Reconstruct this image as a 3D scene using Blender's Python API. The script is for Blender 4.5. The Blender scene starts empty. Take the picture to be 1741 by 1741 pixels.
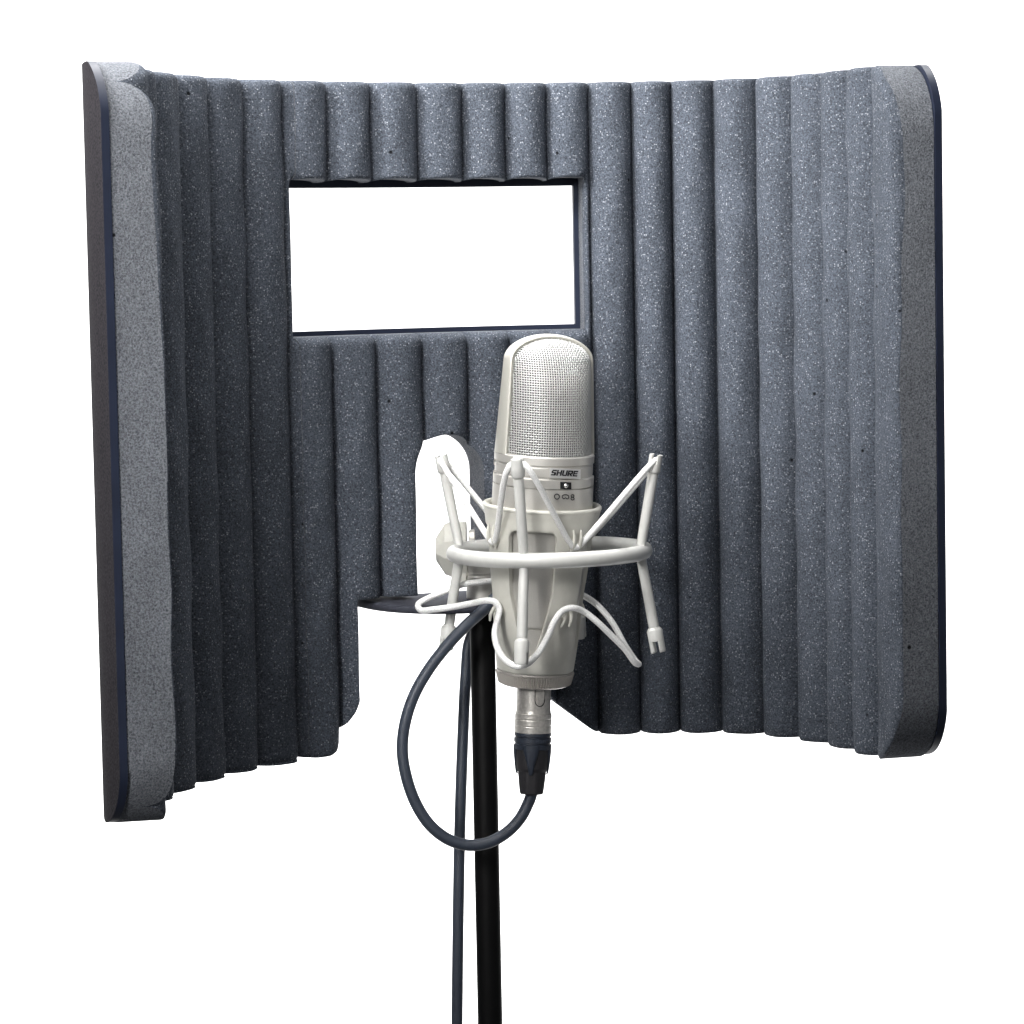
import bpy, math, random
import numpy as np
from mathutils import Vector, Matrix

random.seed(7)
rng = np.random.default_rng(7)
PI = math.pi
SC = bpy.context.scene
COL = SC.collection

# ------------------------------------------------------------------ camera numbers
F, PITCH, ROLL, CZ = 5500.0, 0.0776, -0.0191, 1.35


def U(px, py, Y):
    """world point seen at photo pixel (px, py) at depth Y"""
    dx, dy = px - 870.5, py - 870.5
    c, s = math.cos(ROLL), math.sin(ROLL)
    x, y = (c * dx + s * dy) / F, (-s * dx + c * dy) / F
    d = Vector((x, math.cos(PITCH) - y * math.sin(PITCH), -math.sin(PITCH) - y * math.cos(PITCH)))
    d *= Y / d.y
    return Vector((d.x, d.y, d.z + CZ))


PX = 0.000309                                   # metres per photo pixel at the microphone

# ------------------------------------------------------------------ materials


def new_mat(name):
    m = bpy.data.materials.new(name)
    m.use_nodes = True
    nt = m.node_tree
    return m, nt, nt.nodes['Principled BSDF']


def N(nt, t, **kw):
    n = nt.nodes.new(t)
    for k, v in kw.items():
        if k in n.inputs:
            n.inputs[k].default_value = v
        else:
            setattr(n, k, v)
    return n


def simple(name, col, rough=.5, metal=0., noise=0., nscale=800., bump=0., bscale=1500., spec=.5, bdist=.0003):
    m, nt, b = new_mat(name)
    b.inputs['Base Color'].default_value = (*col, 1)
    b.inputs['Roughness'].default_value = rough
    b.inputs['Metallic'].default_value = metal
    b.inputs['Specular IOR Level'].default_value = spec
    tc = N(nt, 'ShaderNodeTexCoord')
    if noise:
        n = N(nt, 'ShaderNodeTexNoise', Scale=nscale, Detail=3.)
        nt.links.new(tc.outputs['Object'], n.inputs['Vector'])
        r = N(nt, 'ShaderNodeMapRange')
        r.inputs['From Min'].default_value = .3
        r.inputs['From Max'].default_value = .7
        r.inputs['To Min'].default_value = 1 - noise
        r.inputs['To Max'].default_value = 1 + noise
        nt.links.new(n.outputs['Fac'], r.inputs['Value'])
        mx = N(nt, 'ShaderNodeVectorMath', operation='SCALE')
        mx.inputs[0].default_value = col
        nt.links.new(r.outputs['Result'], mx.inputs['Scale'])
        nt.links.new(mx.outputs['Vector'], b.inputs['Base Color'])
    if bump:
        n2 = N(nt, 'ShaderNodeTexNoise', Scale=bscale, Detail=2.)
        nt.links.new(tc.outputs['Object'], n2.inputs['Vector'])
        bp = N(nt, 'ShaderNodeBump', Strength=bump, Distance=bdist)
        nt.links.new(n2.outputs['Fac'], bp.inputs['Height'])
        nt.links.new(bp.outputs['Normal'], b.inputs['Normal'])
    return m


def foam_material(cut=False):
    m, nt, b = new_mat('cut_foam' if cut else 'charcoal_foam')
    L = nt.links.new
    tc = N(nt, 'ShaderNodeTexCoord')
    co = tc.outputs['Object']
    # open cell structure
    v1 = N(nt, 'ShaderNodeTexVoronoi', Scale=1120.)
    L(co, v1.inputs['Vector'])
    n1 = N(nt, 'ShaderNodeTexNoise', Scale=1150., Detail=3., Roughness=.65)
    L(co, n1.inputs['Vector'])
    n2 = N(nt, 'ShaderNodeTexNoise', Scale=38., Detail=2.)
    L(co, n2.inputs['Vector'])
    ramp = N(nt, 'ShaderNodeValToRGB')
    e = ramp.color_ramp.elements
    e[0].position, e[0].color = .30, (.017, .021, .027, 1)
    e[1].position, e[1].color = .72, (.102, .116, .145, 1)
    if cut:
        e[0].color, e[1].color = (.038, .042, .050, 1), (.222, .235, .262, 1)  # pale cut faces, colour lifted further to stand in for light on the ends
    L(n1.outputs['Fac'], ramp.inputs['Fac'])
    # slow mottling
    mr = N(nt, 'ShaderNodeMapRange')
    mr.inputs['From Min'].default_value, mr.inputs['From Max'].default_value = .3, .7
    mr.inputs['To Min'].default_value, mr.inputs['To Max'].default_value = .9, 1.1
    L(n2.outputs['Fac'], mr.inputs['Value'])
    sc = N(nt, 'ShaderNodeVectorMath', operation='SCALE')
    L(ramp.outputs['Color'], sc.inputs[0])
    L(mr.outputs['Result'], sc.inputs['Scale'])
    # pale glinting cell membranes: a few random cells
    sep = N(nt, 'ShaderNodeSeparateColor')
    L(v1.outputs['Color'], sep.inputs['Color'])
    gt = N(nt, 'ShaderNodeMapRange')
    gt.inputs['From Min'].default_value, gt.inputs['From Max'].default_value = .78, 1.0
    L(sep.outputs['Red'], gt.inputs['Value'])
    near = N(nt, 'ShaderNodeMapRange')
    near.inputs['From Min'].default_value, near.inputs['From Max'].default_value = .58, .12
    L(v1.outputs['Distance'], near.inputs['Value'])
    mul = N(nt, 'ShaderNodeMath', operation='MULTIPLY')
    L(gt.outputs['Result'], mul.inputs[0])
    L(near.outputs['Result'], mul.inputs[1])
    mix = N(nt, 'ShaderNodeMix', data_type='RGBA')
    L(mul.outputs[0], mix.inputs['Factor'])
    L(sc.outputs['Vector'], mix.inputs[6])
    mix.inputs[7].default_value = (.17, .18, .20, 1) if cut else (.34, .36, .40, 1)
    # rare open pores
    v2 = N(nt, 'ShaderNodeTexVoronoi', Scale=42.)
    L(co, v2.inputs['Vector'])
    pr = N(nt, 'ShaderNodeMapRange')
    pr.inputs['From Min'].default_value, pr.inputs['From Max'].default_value = .028, .050
    L(v2.outputs['Distance'], pr.inputs['Value'])
    mix2 = N(nt, 'ShaderNodeMix', data_type='RGBA')
    L(pr.outputs['Result'], mix2.inputs['Factor'])
    mix2.inputs[6].default_value = (.006, .007, .009, 1)
    L(mix.outputs[2], mix2.inputs[7])
    L(mix2.outputs[2], b.inputs['Base Color'])
    b.inputs['Roughness'].default_value = .9
    b.inputs['Specular IOR Level'].default_value = .15
    ad = N(nt, 'ShaderNodeMath', operation='ADD')
    L(n1.outputs['Fac'], ad.inputs[0])
    L(pr.outputs['Result'], ad.inputs[1])
    bp = N(nt, 'ShaderNodeBump', Strength=1. if cut else .75, Distance=.0012 if cut else .0009)
    L(ad.outputs[0], bp.inputs['Height'])
    L(bp.outputs['Normal'], b.inputs['Normal'])
    return m


def elastic_material():
    m, nt, b = new_mat('white_elastic')
    L = nt.links.new
    tc = N(nt, 'ShaderNodeTexCoord')
    n = N(nt, 'ShaderNodeTexNoise', Scale=1900., Detail=2.)
    L(tc.outputs['Object'], n.inputs['Vector'])
    r = N(nt, 'ShaderNodeValToRGB')
    r.color_ramp.elements[0].position, r.color_ramp.elements[0].color = .3, (.68, .68, .675, 1)
    r.color_ramp.elements[1].position, r.color_ramp.elements[1].color = .6, (.90, .90, .89, 1)
    L(n.outputs['Fac'], r.inputs['Fac'])
    L(r.outputs['Color'], b.inputs['Base Color'])
    b.inputs['Roughness'].default_value = .75
    bp = N(nt, 'ShaderNodeBump', Strength=.6, Distance=.0003)
    L(n.outputs['Fac'], bp.inputs['Height'])
    L(bp.outputs['Normal'], b.inputs['Normal'])
    return m


M = {
    'foam': foam_material(),
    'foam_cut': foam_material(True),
    'panel': simple('black_grained_board', (.027, .025, .029), .85, 0, .5, 900, .35, 1100, spec=.04),
    'edge': simple('navy_board_edge', (.010, .014, .029), .45, 0, .15, 60, spec=.3),
    'plate': simple('dark_plate', (.040, .042, .054), .7, 0, .12, 500, .1, 900, spec=.05),
    'cream': simple('warm_grey_paint', (.55, .54, .492), .42, 0, .03, 300, .06, 2500),
    'ring': simple('pale_grey_paint', (.57, .57, .55), .36, .0, .03, 300, .05, 2500),
    'knob': simple('grey_cream_plastic', (.42, .415, .38), .45, 0, .03, 300, .06, 2500),
    'silver': simple('champagne_silver', (.54, .525, .495), .38, .5, .05, 2600, .10, 3200),
    'band': simple('warm_silver_band', (.55, .54, .49), .36, .4, .03, 2600, .05, 3000),
    'wire': simple('bright_wire', (.55, .55, .54), .36, .55),
    'inner': simple('dark_inner_screen', (.035, .035, .034), .7, 0),
    'dark': simple('black_recess', (.006, .006, .007), .5),
    'ink': simple('black_ink', (.012, .012, .014), .55),
    'chrome': simple('bright_knob', (.85, .85, .85), .18, 1.),
    'badge': simple('badge_silver', (.66, .66, .65), .36, .6, .04, 2500),
    'nut': simple('knurled_grey_metal', (.52, .49, .455), .40, .4, .06, 1500),
    'shell': simple('worn_nickel', (.60, .575, .54), .32, .6, .15, 700, .06, 1500),
    'boot': simple('dark_navy_plastic', (.020, .026, .040), .45, 0, .1, 700, .05, 1500),
    'boot2': simple('black_rubber', (.016, .015, .018), .6, 0, .15, 900, .1, 1500),
    'cord': simple('navy_grey_cord', (.033, .042, .061), .5, 0, .06, 900, .12, 1400),
    'pole': simple('black_tube', (.0035, .0035, .0038), .5, 0, .1, 60, spec=.10),
    'elastic': elastic_material(),
    'backdrop': simple('white_paper', (.88, .88, .88), .95, spec=.0),
}

# ------------------------------------------------------------------ object helpers


class MB:
    """collects faces for ONE mesh object, in world coordinates"""

    def __init__(self):
        self.v, self.f, self.m, self.s = [], [], [], []

    def add(self, verts, faces, mi=0, smooth=True):
        o = len(self.v)
        self.v.extend([tuple(p) for p in verts])
        for f in faces:
            self.f.append(tuple(i + o for i in f))
            self.m.append(mi)
            self.s.append(smooth)

    def grid(self, rows, closed_u=False, mi=0, smooth=True, flip=False):
        nr, nc = len(rows), len(rows[0])
        fs = []
        for i in range(nr - 1):
            for j in range(nc if closed_u else nc - 1):
                k = (j + 1) % nc
                q = (i * nc + j, i * nc + k, (i + 1) * nc + k, (i + 1) * nc + j)
                fs.append(q[::-1] if flip else q)
        self.add([p for r in rows for p in r], fs, mi, smooth)

    def build(self, name, mats, parent=None):
        me = bpy.data.meshes.new(name)
        off = Vector((0, 0, 0))
        p = parent
        while p is not None:
            off += p.location
            p = p.parent
        me.from_pydata([(x - off.x, y - off.y, z - off.z) for x, y, z in self.v], [], self.f)
        if not isinstance(mats, (list, tuple)):
            mats = [mats]
        for m in mats:
            me.materials.append(M[m])
        me.polygons.foreach_set('material_index', self.m)
        me.polygons.foreach_set('use_smooth', self.s)
        me.update()
        o = bpy.data.objects.new(name, me)
        COL.objects.link(o)
        o.parent = parent
        return o


def thing(name, loc, label, cat):
    o = bpy.data.objects.new(name, None)
    COL.objects.link(o)
    o.location = loc
    o.empty_display_size = .02
    o['label'], o['category'] = label, cat
    return o


def catmull(pts, n=8, closed=False):
    P = [np.array(p, float) for p in pts]
    out = []
    m = len(P)
    rngi = range(m) if closed else range(m - 1)
    for i in rngi:
        p1, p2 = P[i], P[(i + 1) % m]
        p0 = P[i - 1] if (i > 0 or closed) else 2 * p1 - p2
        p3 = P[(i + 2) % m] if (i + 2 < m or closed) else 2 * p2 - p1
        d1, d2, d3 = [max(np.linalg.norm(b - a), 1e-9) ** .5 for a, b in ((p0, p1), (p1, p2), (p2, p3))]
        for k in range(n):          # centripetal
            t = d1 + d2 * k / n
            A1 = p0 + (p1 - p0) * t / d1
            A2 = p1 + (p2 - p1) * (t - d1) / d2
            A3 = p2 + (p3 - p2) * (t - d1 - d2) / d3
            B1 = A1 + (A2 - A1) * t / (d1 + d2)
            B2 = A2 + (A3 - A2) * (t - d1) / (d2 + d3)
            out.append(B1 + (B2 - B1) * (t - d1) / d2)
    if not closed:
        out.append(P[-1])
    return out


def tube(mb, pts, r, sides=12, closed=False, caps=True, mi=0, flat=None):
    P = [Vector(p) for p in pts]
    n = len(P)
    rs = r if isinstance(r, (list, tuple)) else [r] * n
    T = []
    for i in range(n):
        a = P[i - 1] if (i > 0 or closed) else P[i]
        b = P[(i + 1) % n] if (i < n - 1 or closed) else P[i]
        T.append((b - a).normalized())
    up = Vector((0, 0, 1)) if abs(T[0].z) < .9 else Vector((1, 0, 0))
    nrm = (up - T[0] * up.dot(T[0])).normalized()
    rows = []
    for i in range(n):
        nrm = (nrm - T[i] * nrm.dot(T[i])).normalized()
        bi = T[i].cross(nrm)
        rows.append([P[i] + (nrm * math.cos(2 * PI * k / sides) + bi * math.sin(2 * PI * k / sides)) * rs[i]
                     for k in range(sides)])
    if closed:
        rows.append(rows[0])
    mb.grid(rows, True, mi)
    if caps and not closed:
        mb.add(rows[0], [tuple(range(sides))[::-1]], mi, False)
        mb.add(rows[-1], [tuple(range(sides))], mi, False)


def prism(mb, poly, fr, depth, mi=0, bevel=0., smooth=False):
    """poly: 2D outline; fr(x, y, d) -> world; front at d=0, back at d=depth"""
    n = len(poly)
    cx, cy = sum(p[0] for p in poly) / n, sum(p[1] for p in poly) / n
    ins = []
    for (x, y) in poly:
        l = math.hypot(x - cx, y - cy) or 1
        ins.append((x - (x - cx) / l * bevel, y - (y - cy) / l * bevel))
    A = [fr(x, y, 0) for x, y in ins]
    B = [fr(x, y, bevel) for x, y in poly]
    C = [fr(x, y, depth - bevel) for x, y in poly]
    D = [fr(x, y, depth) for x, y in ins]
    mb.add(A, [tuple(range(n))], mi, False)
    mb.add(D, [tuple(range(n))[::-1]], mi, False)
    rows = [A, B, C, D] if bevel else [A, D]
    for a, b in zip(rows[:-1], rows[1:]):
        mb.add(a + b, [((i + 1) % n, i, n + i, n + (i + 1) % n) for i in range(n)], mi, smooth)


# ------------------------------------------------------------------ acoustic screen
# plan curve of the valley line of the foam, left end -> right end
PLAN = [(-.1713, 1.496), (-.1808, 1.521), (-.1862, 1.556), (-.1842, 1.594), (-.1755, 1.630), (-.1655, 1.6545),
        (-.1528, 1.679), (-.1364, 1.6998), (-.1166, 1.7175), (-.0905, 1.7375), (-.0625, 1.755), (-.030, 1.771),
        (.008, 1.7835), (.0461, 1.7915), (.0702, 1.7935), (.093, 1.7935), (.116, 1.7898), (.1374, 1.7808),
        (.1552, 1.7655), (.1696, 1.7468), (.1815, 1.7246), (.1925, 1.6995), (.2013, 1.672), (.2075, 1.645)]
_c = np.array(catmull(PLAN, 24))
_s = np.r_[0, np.cumsum(np.linalg.norm(np.diff(_c, axis=0), axis=1))]
_t = np.gradient(_c, axis=0)
_t /= np.linalg.norm(_t, axis=1)[:, None]
TB, AMP = .0102, .0138
ZT, ZB = .0965, -.2635


def Cs(s, off):
    """point of the curve at arc length s, moved off metres towards the inside"""
    x, y = np.interp(s, _s, _c[:, 0]), np.interp(s, _s, _c[:, 1])
    tx, ty = np.interp(s, _s, _t[:, 0]), np.interp(s, _s, _t[:, 1])
    l = np.hypot(tx, ty)
    return x + off * ty / l, y - off * tx / l


_TAB = {}


def pix_s(px, py=870., off=0.):
    """arc length at which the photo column px meets the curve (the visible, right-going branch)"""
    if off not in _TAB:
        s = np.linspace(.125, _s[-1], 3000)
        x, y = Cs(s, off)
        _TAB[off] = (x / y, s)
    d = U(px, py, 1.)
    r, s = _TAB[off]
    return float(np.interp(d.x, r, s))


def pix_sz(px, py, off=.006):
    s = pix_s(px, py, off)
    x, y = Cs(s, off)
    return s, U(px, py, float(y)).z - CZ


TOPX = [264, 302, 352, 410, 477.5, 552, 627, 706, 783, 854, 925.6, 997.6, 1072, 1140, 1213, 1284, 1344, 1394.6, 1438, 1482]
VAL = [pix_s(x, 130) for x in TOPX]
PITCHS = .0246
S0, S1 = .001, float(_s[-1]) - .001
VAL = [VAL[0] - PITCHS * k for k in (5, 4, 3, 2, 1)] + VAL + [VAL[-1] + .030, VAL[-1] + .06]
VALa = np.array(VAL)


def lobe(s):
    k = np.clip(np.searchsorted(VALa, s, 'right') - 1, 0, len(VALa) - 2)
    u = np.clip((s - VALa[k]) / (VALa[k + 1] - VALa[k]), 0, 1)
    return np.sqrt(np.clip(1 - np.abs(2 * u - 1) ** 2.15, 0, 1))


# the dark line seen between two lobes is where the nearer one hides the valley: move the valleys until those lines sit right
TGT = [U(x, 130, 1.).x for x in TOPX]
for it in range(80):
    VALa[1:5] = np.linspace(S0 + .0105, VALa[5], 5)[:4]
    VALa[0] = VALa[1] - .022
    VALa[25] = max(VALa[24] + .024, S1 + .0075)
    VALa[26] = VALa[25] + .024
    for k, tg in enumerate(TGT):
        i = k + 5
        a, b = VALa[i - 1:i + 1] if k < 9 else VALa[i:i + 2]
        ss = np.linspace(a + .3 * (b - a), b, 80) if k < 9 else np.linspace(a, b - .3 * (b - a), 80)
        ss = ss[ss < _s[-1]]
        x, y = Cs(ss, AMP * lobe(ss))
        r = np.max(x / y) if k < 9 else np.min(x / y)
        x, y = Cs(VALa[i] + np.array([-.001, .001]), 0)
        g = max((x / y)[1] - (x / y)[0], 6e-4) / .002
        VALa[i] += float(np.clip((tg - r) / g * .4, -.002, .002))
    for i in range(6, 25):
        VALa[i] = max(VALa[i], VALa[i - 1] + .017)
VAL = list(VALa)
W0, W1 = pix_s(499, 440, .006), pix_s(994, 440, .006)
_, WZT = pix_sz(740, 309)
_, WZB = pix_sz(740, 566)
O0, A0, A1, O1 = pix_s(600, 1100, .006), pix_s(700, 900, .006), pix_s(814, 900, .0), pix_s(905, 1130, .006)
_, ARZ = pix_sz(757, 738)
AC, AR = (A0 + A1) / 2, (A1 - A0) / 2
ZCUT = -.1803
CR = .036


def corner(ds, r):
    ds = np.clip(ds, 0, r)
    return r - np.sqrt(np.maximum(r * r - (r - ds) ** 2, 0))


def top_z(s, ex=0.):
    return ZT + ex - corner(s - (S0 - ex), CR) - corner((S1 + ex) - s, CR)


def bot_z(s, ex=0.):
    return ZB - ex + corner(s - (S0 - ex), CR) + corner((S1 + ex) - s, CR)


_lft = [pix_sz(x, y) for x, y in ((505, 1288), (530, 1287), (550, 1283), (566, 1276), (575, 1264), (579, 1244), (588, 1230), (598, 1208), (604, 1188))]
_rgt = [pix_sz(x, y) for x, y in ((905, 1160), (940, 1190), (972, 1215), (988, 1227), (998, 1235), (1006, 1240), (1013, 1243.5), (1022, 1246))]


def lo_left(s):
    z = np.interp(s, [a for a, b in _lft], [b for a, b in _lft])
    return np.where(s < _lft[0][0], bot_z(s), np.maximum(z, ZB))


def lo_right(s):
    z = np.interp(s, [a for a, b in _rgt], [b for a, b in _rgt])
    return np.where(s > _rgt[-1][0], bot_z(s), np.maximum(z, ZB))


def arch(s):
    return ARZ - AR + np.sqrt(np.maximum(AR * AR - (s - AC) ** 2, 0)) * 1.0


# outlines used for rounding the foam's front edge
def seglist(pts, closed=True):
    P = np.array(pts)
    Q = np.roll(P, -1, 0) if closed else P[1:]
    return (P if closed else P[:-1]), Q


_sa = np.r_[S0 + CR * (np.linspace(0, 1, 14) ** 2), np.linspace(S0 + CR + .01, S1 - CR - .01, 30), S1 - CR * (np.linspace(1, 0, 14) ** 2)]
_out = [(s, float(top_z(s))) for s in _sa]
_bl = np.r_[S0 + CR * (np.linspace(0, 1, 14) ** 2), [a for a, b in _lft]]
_br = np.r_[[a for a, b in _rgt], S1 - CR * (np.linspace(1, 0, 14) ** 2)]
_bot = [(s, float(lo_left(s))) for s in _bl] + [(O0, ZCUT), (A0, ZCUT)]
_bot += [(s, float(arch(s))) for s in AC + AR * np.cos(np.linspace(PI, 0, 20))]
_bot += [(A1, ZCUT), (O1, ZCUT)] + [(s, float(lo_right(s))) for s in _br]
OUTL = seglist(_out + _bot[::-1])
WINL = seglist([(W0, WZT), (W0, WZB), (W1, WZB), (W1, WZT)], False)
WINT = seglist([(s, WZT + .0017 * float(lobe(s))) for s in np.linspace(W0, W1, 140)], False)


def dist(s, z, seg):
    P, Q = seg
    d = np.full(s.shape, 9.)
    for p, q in zip(P, Q):
        e = q - p
        l = e @ e
        if l < 1e-14:
            continue
        t = np.clip(((s - p[0]) * e[0] + (z - p[1]) * e[1]) / l, 0, 1)
        d = np.minimum(d, np.hypot(s - p[0] - t * e[0], z - p[1] - t * e[1]))
    return d


def roundoff(d, r, depth):
    k = np.clip(1 - d / r, 0, 1)
    return depth * (1 - np.sqrt(np.maximum(1 - k * k, 0)))


def foam_off(s, z):
    full = AMP * lobe(s)
    top = np.clip((z + .05) / .08, 0, 1)
    a = roundoff(dist(s, z, OUTL), .0035, .0014 + .0030 * top)
    b = roundoff(dist(s, z, WINL), .0052, .0095)
    b = np.maximum(b, roundoff(dist(s, z, WINT), .0016, .0020))
    wob = .0006 * np.sin(s * 310 + 9 * z) * np.sin(z * 95 + 3 * s)
    return np.maximum(full - np.maximum(a, b) + wob, -TB + .002)


EDGE = np.array([0, .0003, .0007, .0013, .0021, .0032, .0045, .0055])


def samples(a, b, extra=(), step=.0022):
    e = EDGE[EDGE < (b - a) * .45]
    inner = np.linspace(a + e[-1], b - e[-1], max(3, int((b - a) / step)))
    ex = [x for x in extra if a < x < b]
    ex += [x + d for x in ex for d in (-.0012, -.0005, .0005, .0012) if a < x + d < b]
    v = np.unique(np.round(np.r_[a + e, inner, b - e[::-1], ex], 6))
    return v[np.r_[True, np.diff(v) > 1.2e-4]]


def slab(mb, s, lo, hi, front, back, zstep=.004, mi=(0, 0, 0)):
    """one closed block of a curved sheet: columns s, from lo(s) to hi(s)"""
    s = np.asarray(s)
    L, Hh = lo(s), hi(s)
    span = float(np.max(Hh - L))
    v = samples(0, span, (), zstep) / span
    # end rows keep their metric distance in every column
    S = np.repeat(s[:, None], len(v), 1)
    Z = L[:, None] + (Hh - L)[:, None] * v[None, :]
    for j in range(len(v)):
        if v[j] * span < .006:
            Z[:, j] = L + np.minimum(v[j] * span, (Hh - L) * .2)
        elif (1 - v[j]) * span < .006:
            Z[:, j] = Hh - np.minimum((1 - v[j]) * span, (Hh - L) * .2)
    of, ob = front(S, Z), back(S, Z)
    fx, fy = Cs(S, of)
    bx, by = Cs(S, ob)
    Fp = np.stack([fx, fy, Z + CZ], -1)
    Bp = np.stack([bx, by, Z + CZ], -1)
    mb.grid(Fp.tolist(), mi=mi[0], flip=True)
    mb.grid(Bp.tolist(), mi=mi[1])
    n, m = S.shape

    def wall(f, b, flip):
        rows = [f.tolist(), ((f * .5 + b * .5)).tolist(), b.tolist()]
        mb.grid(rows, mi=mi[2], flip=flip)
    wall(Fp[:, 0], Bp[:, 0], False)
    wall(Fp[:, -1], Bp[:, -1], True)
    wall(Fp[0], Bp[0], True)
    wall(Fp[-1], Bp[-1], False)


def end_cluster(a, b, side):
    q = CR * np.linspace(0, 1, 18) ** 2
    v = samples(a, b, VAL)
    v = np.r_[v, a + q] if side < 0 else np.r_[v, b - q]
    v = np.unique(np.round(v[(v >= a) & (v <= b)], 6))
    return v[np.r_[True, np.diff(v) > 4e-5]]


screen = thing('acoustic_screen', U(755, 1010, 1.79),
               'curved charcoal ridged foam acoustic screen with rectangular window behind the microphone', 'acoustic screen')

foam = MB()
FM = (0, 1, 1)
bk = lambda S, Z: np.full(S.shape, -TB)
cst = lambda v: (lambda s: np.full(s.shape, v))
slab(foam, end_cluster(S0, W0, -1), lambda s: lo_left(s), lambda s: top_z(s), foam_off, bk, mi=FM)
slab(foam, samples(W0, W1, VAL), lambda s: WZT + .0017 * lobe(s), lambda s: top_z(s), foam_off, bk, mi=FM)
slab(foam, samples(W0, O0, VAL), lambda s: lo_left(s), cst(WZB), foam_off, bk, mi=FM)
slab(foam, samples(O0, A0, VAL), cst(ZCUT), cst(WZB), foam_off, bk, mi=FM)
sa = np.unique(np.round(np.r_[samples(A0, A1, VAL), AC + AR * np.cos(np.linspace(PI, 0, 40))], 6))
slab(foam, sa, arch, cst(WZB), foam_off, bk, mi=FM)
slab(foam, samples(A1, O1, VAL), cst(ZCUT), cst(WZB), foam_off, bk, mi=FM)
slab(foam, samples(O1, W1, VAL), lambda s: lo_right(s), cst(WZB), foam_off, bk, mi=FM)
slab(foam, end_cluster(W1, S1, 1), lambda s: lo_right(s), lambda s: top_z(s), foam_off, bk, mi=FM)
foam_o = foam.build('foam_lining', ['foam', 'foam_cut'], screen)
foam_o['label'] = 'charcoal foam lining with rounded vertical ridges'

# the board behind the foam
bd = MB()
PT = .0039
G = .0003
pf = lambda S, Z: np.full(S.shape, -TB - G)
pb = lambda S, Z: np.full(S.shape, -TB - G - PT)
EX = .0022
pm = (0, 1, 2)
tp = lambda s: np.minimum(top_z(s, EX), ZT - .0005)
bl = lambda s: np.where(s < _lft[0][0], bot_z(s, EX) + .0028, lo_left(s) + .004)
br = lambda s: np.where(s > _rgt[-1][0], bot_z(s, EX) + .0035, lo_right(s) + .004)
I = .0026


def endc(a, b, side):
    q = CR * np.linspace(0, 1, 18) ** 2
    v = np.r_[np.linspace(a, b, 30), (a + q) if side < 0 else (b - q)]
    v = np.unique(np.round(v, 6))
    return v[np.r_[True, np.diff(v) > 4e-5]]


lin = lambda a, b, n=30: np.linspace(a, b, n)
slab(bd, endc(S0 - EX, W0 + I * .3, -1), bl, tp, pf, pb, .02, pm)
slab(bd, lin(W0 + I * .3, W1 - I), cst(WZT - I), tp, pf, pb, .02, pm)
slab(bd, lin(W0 + I * .3, O0 - .001), bl, cst(WZB + I), pf, pb, .02, pm)
slab(bd, lin(O0 - .001, A0, 8), cst(ZCUT + .001), cst(WZB + I), pf, pb, .02, pm)
slab(bd, np.unique(AC + AR * np.cos(np.linspace(PI, 0, 30))), lambda s: arch(s) + .0006, cst(WZB + I), pf, pb, .02, pm)
slab(bd, lin(A1, O1, 8), cst(ZCUT + .001), cst(WZB + I), pf, pb, .02, pm)
slab(bd, lin(O1, W1 - I, 10), br, cst(WZB + I), pf, pb, .02, pm)
slab(bd, endc(W1 - I, S1 + EX, 1), br, tp, pf, pb, .02, pm)
bd_o = bd.build('backing_board', ['edge', 'panel', 'edge'], screen)
bd_o['label'] = 'thin dark board with navy edge and grained outer face'

# mounting plate folded forward through the slot
sx, sy = Cs(AC, -TB - .003)
tx, ty = float(np.interp(AC, _s, _t[:, 0])), float(np.interp(AC, _s, _t[:, 1]))
tl = math.hypot(tx, ty)
tx, ty = tx / tl, ty / tl
PZ = -.1822 + CZ


def plate_pt(a, b, z):
    return Vector((sx + tx * a + ty * b, sy + ty * a - tx * b, z))


pl = MB()
poly = [(-.049, 0)]
for k in range(0, 41):
    th = PI - PI * k / 40
    poly.append((.0485 * math.cos(th), .012 + .061 * math.sin(th) ** .8 if math.sin(th) > 1e-6 else .012))
poly.append((.049, 0))
n = len(poly)
rows = []
for ins, dz in ((.0016, 0), (.0006, -.0004), (0, -.0014), (0, -.0034), (.0005, -.0042), (.0014, -.0046)):
    rows.append([plate_pt(a * (1 - ins / .05), b - (ins if b > .01 else 0), PZ + dz) for a, b in poly])
pl.grid(rows, True)
pl.add(rows[0], [tuple(range(n))], 0, False)
pl.add(rows[-1], [tuple(range(n))[::-1]], 0, False)
pl_o = pl.build('mounting_plate', 'plate', screen)

# ------------------------------------------------------------------ stand pole
PXc, PYc = U(819, 1020, 1.745).x, 1.745
stand = thing('microphone_stand', (PXc, PYc, 0), 'straight black metal stand pole below the mounting plate', 'stand')
mb = MB()
zt_p = PZ - .0046
rows = []
for z, r in ((0, .0068), (zt_p - .002, .0068), (zt_p - .0002, .0064)):
    rows.append([(PXc + r * math.cos(2 * PI * k / 40), PYc + r * math.sin(2 * PI * k / 40), z) for k in range(40)])
mb.grid(rows, True)
mb.add(rows[-1], [tuple(range(40))], 0, False)
mb.build('pole', 'pole', stand)

# ------------------------------------------------------------------ microphone frame of reference
MO = U(918.5, 935, 1.700)
AX = Vector((math.sin(math.radians(3.5)), -math.sin(math.radians(3.2)), 1.)).normalized()
XR = (Vector((1, 0, 0)) - AX * AX.x).normalized()
YR = AX.cross(XR)
K = PX * 1.007


def hp(y):
    return (935 - y) * K


def ML(x, y, z, yaw=0.):
    """microphone local (x right, y away from the viewer, z along the axis) -> world; yaw turns it to face right"""
    c, s = math.cos(yaw), math.sin(yaw)
    return MO + XR * (c * x - s * y) + YR * (s * x + c * y) + AX * z


def cyl(r, az, z):
    """az 0 = towards the viewer, positive to the right"""
    return ML(r * math.sin(az), -r * math.cos(az), z)


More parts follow.
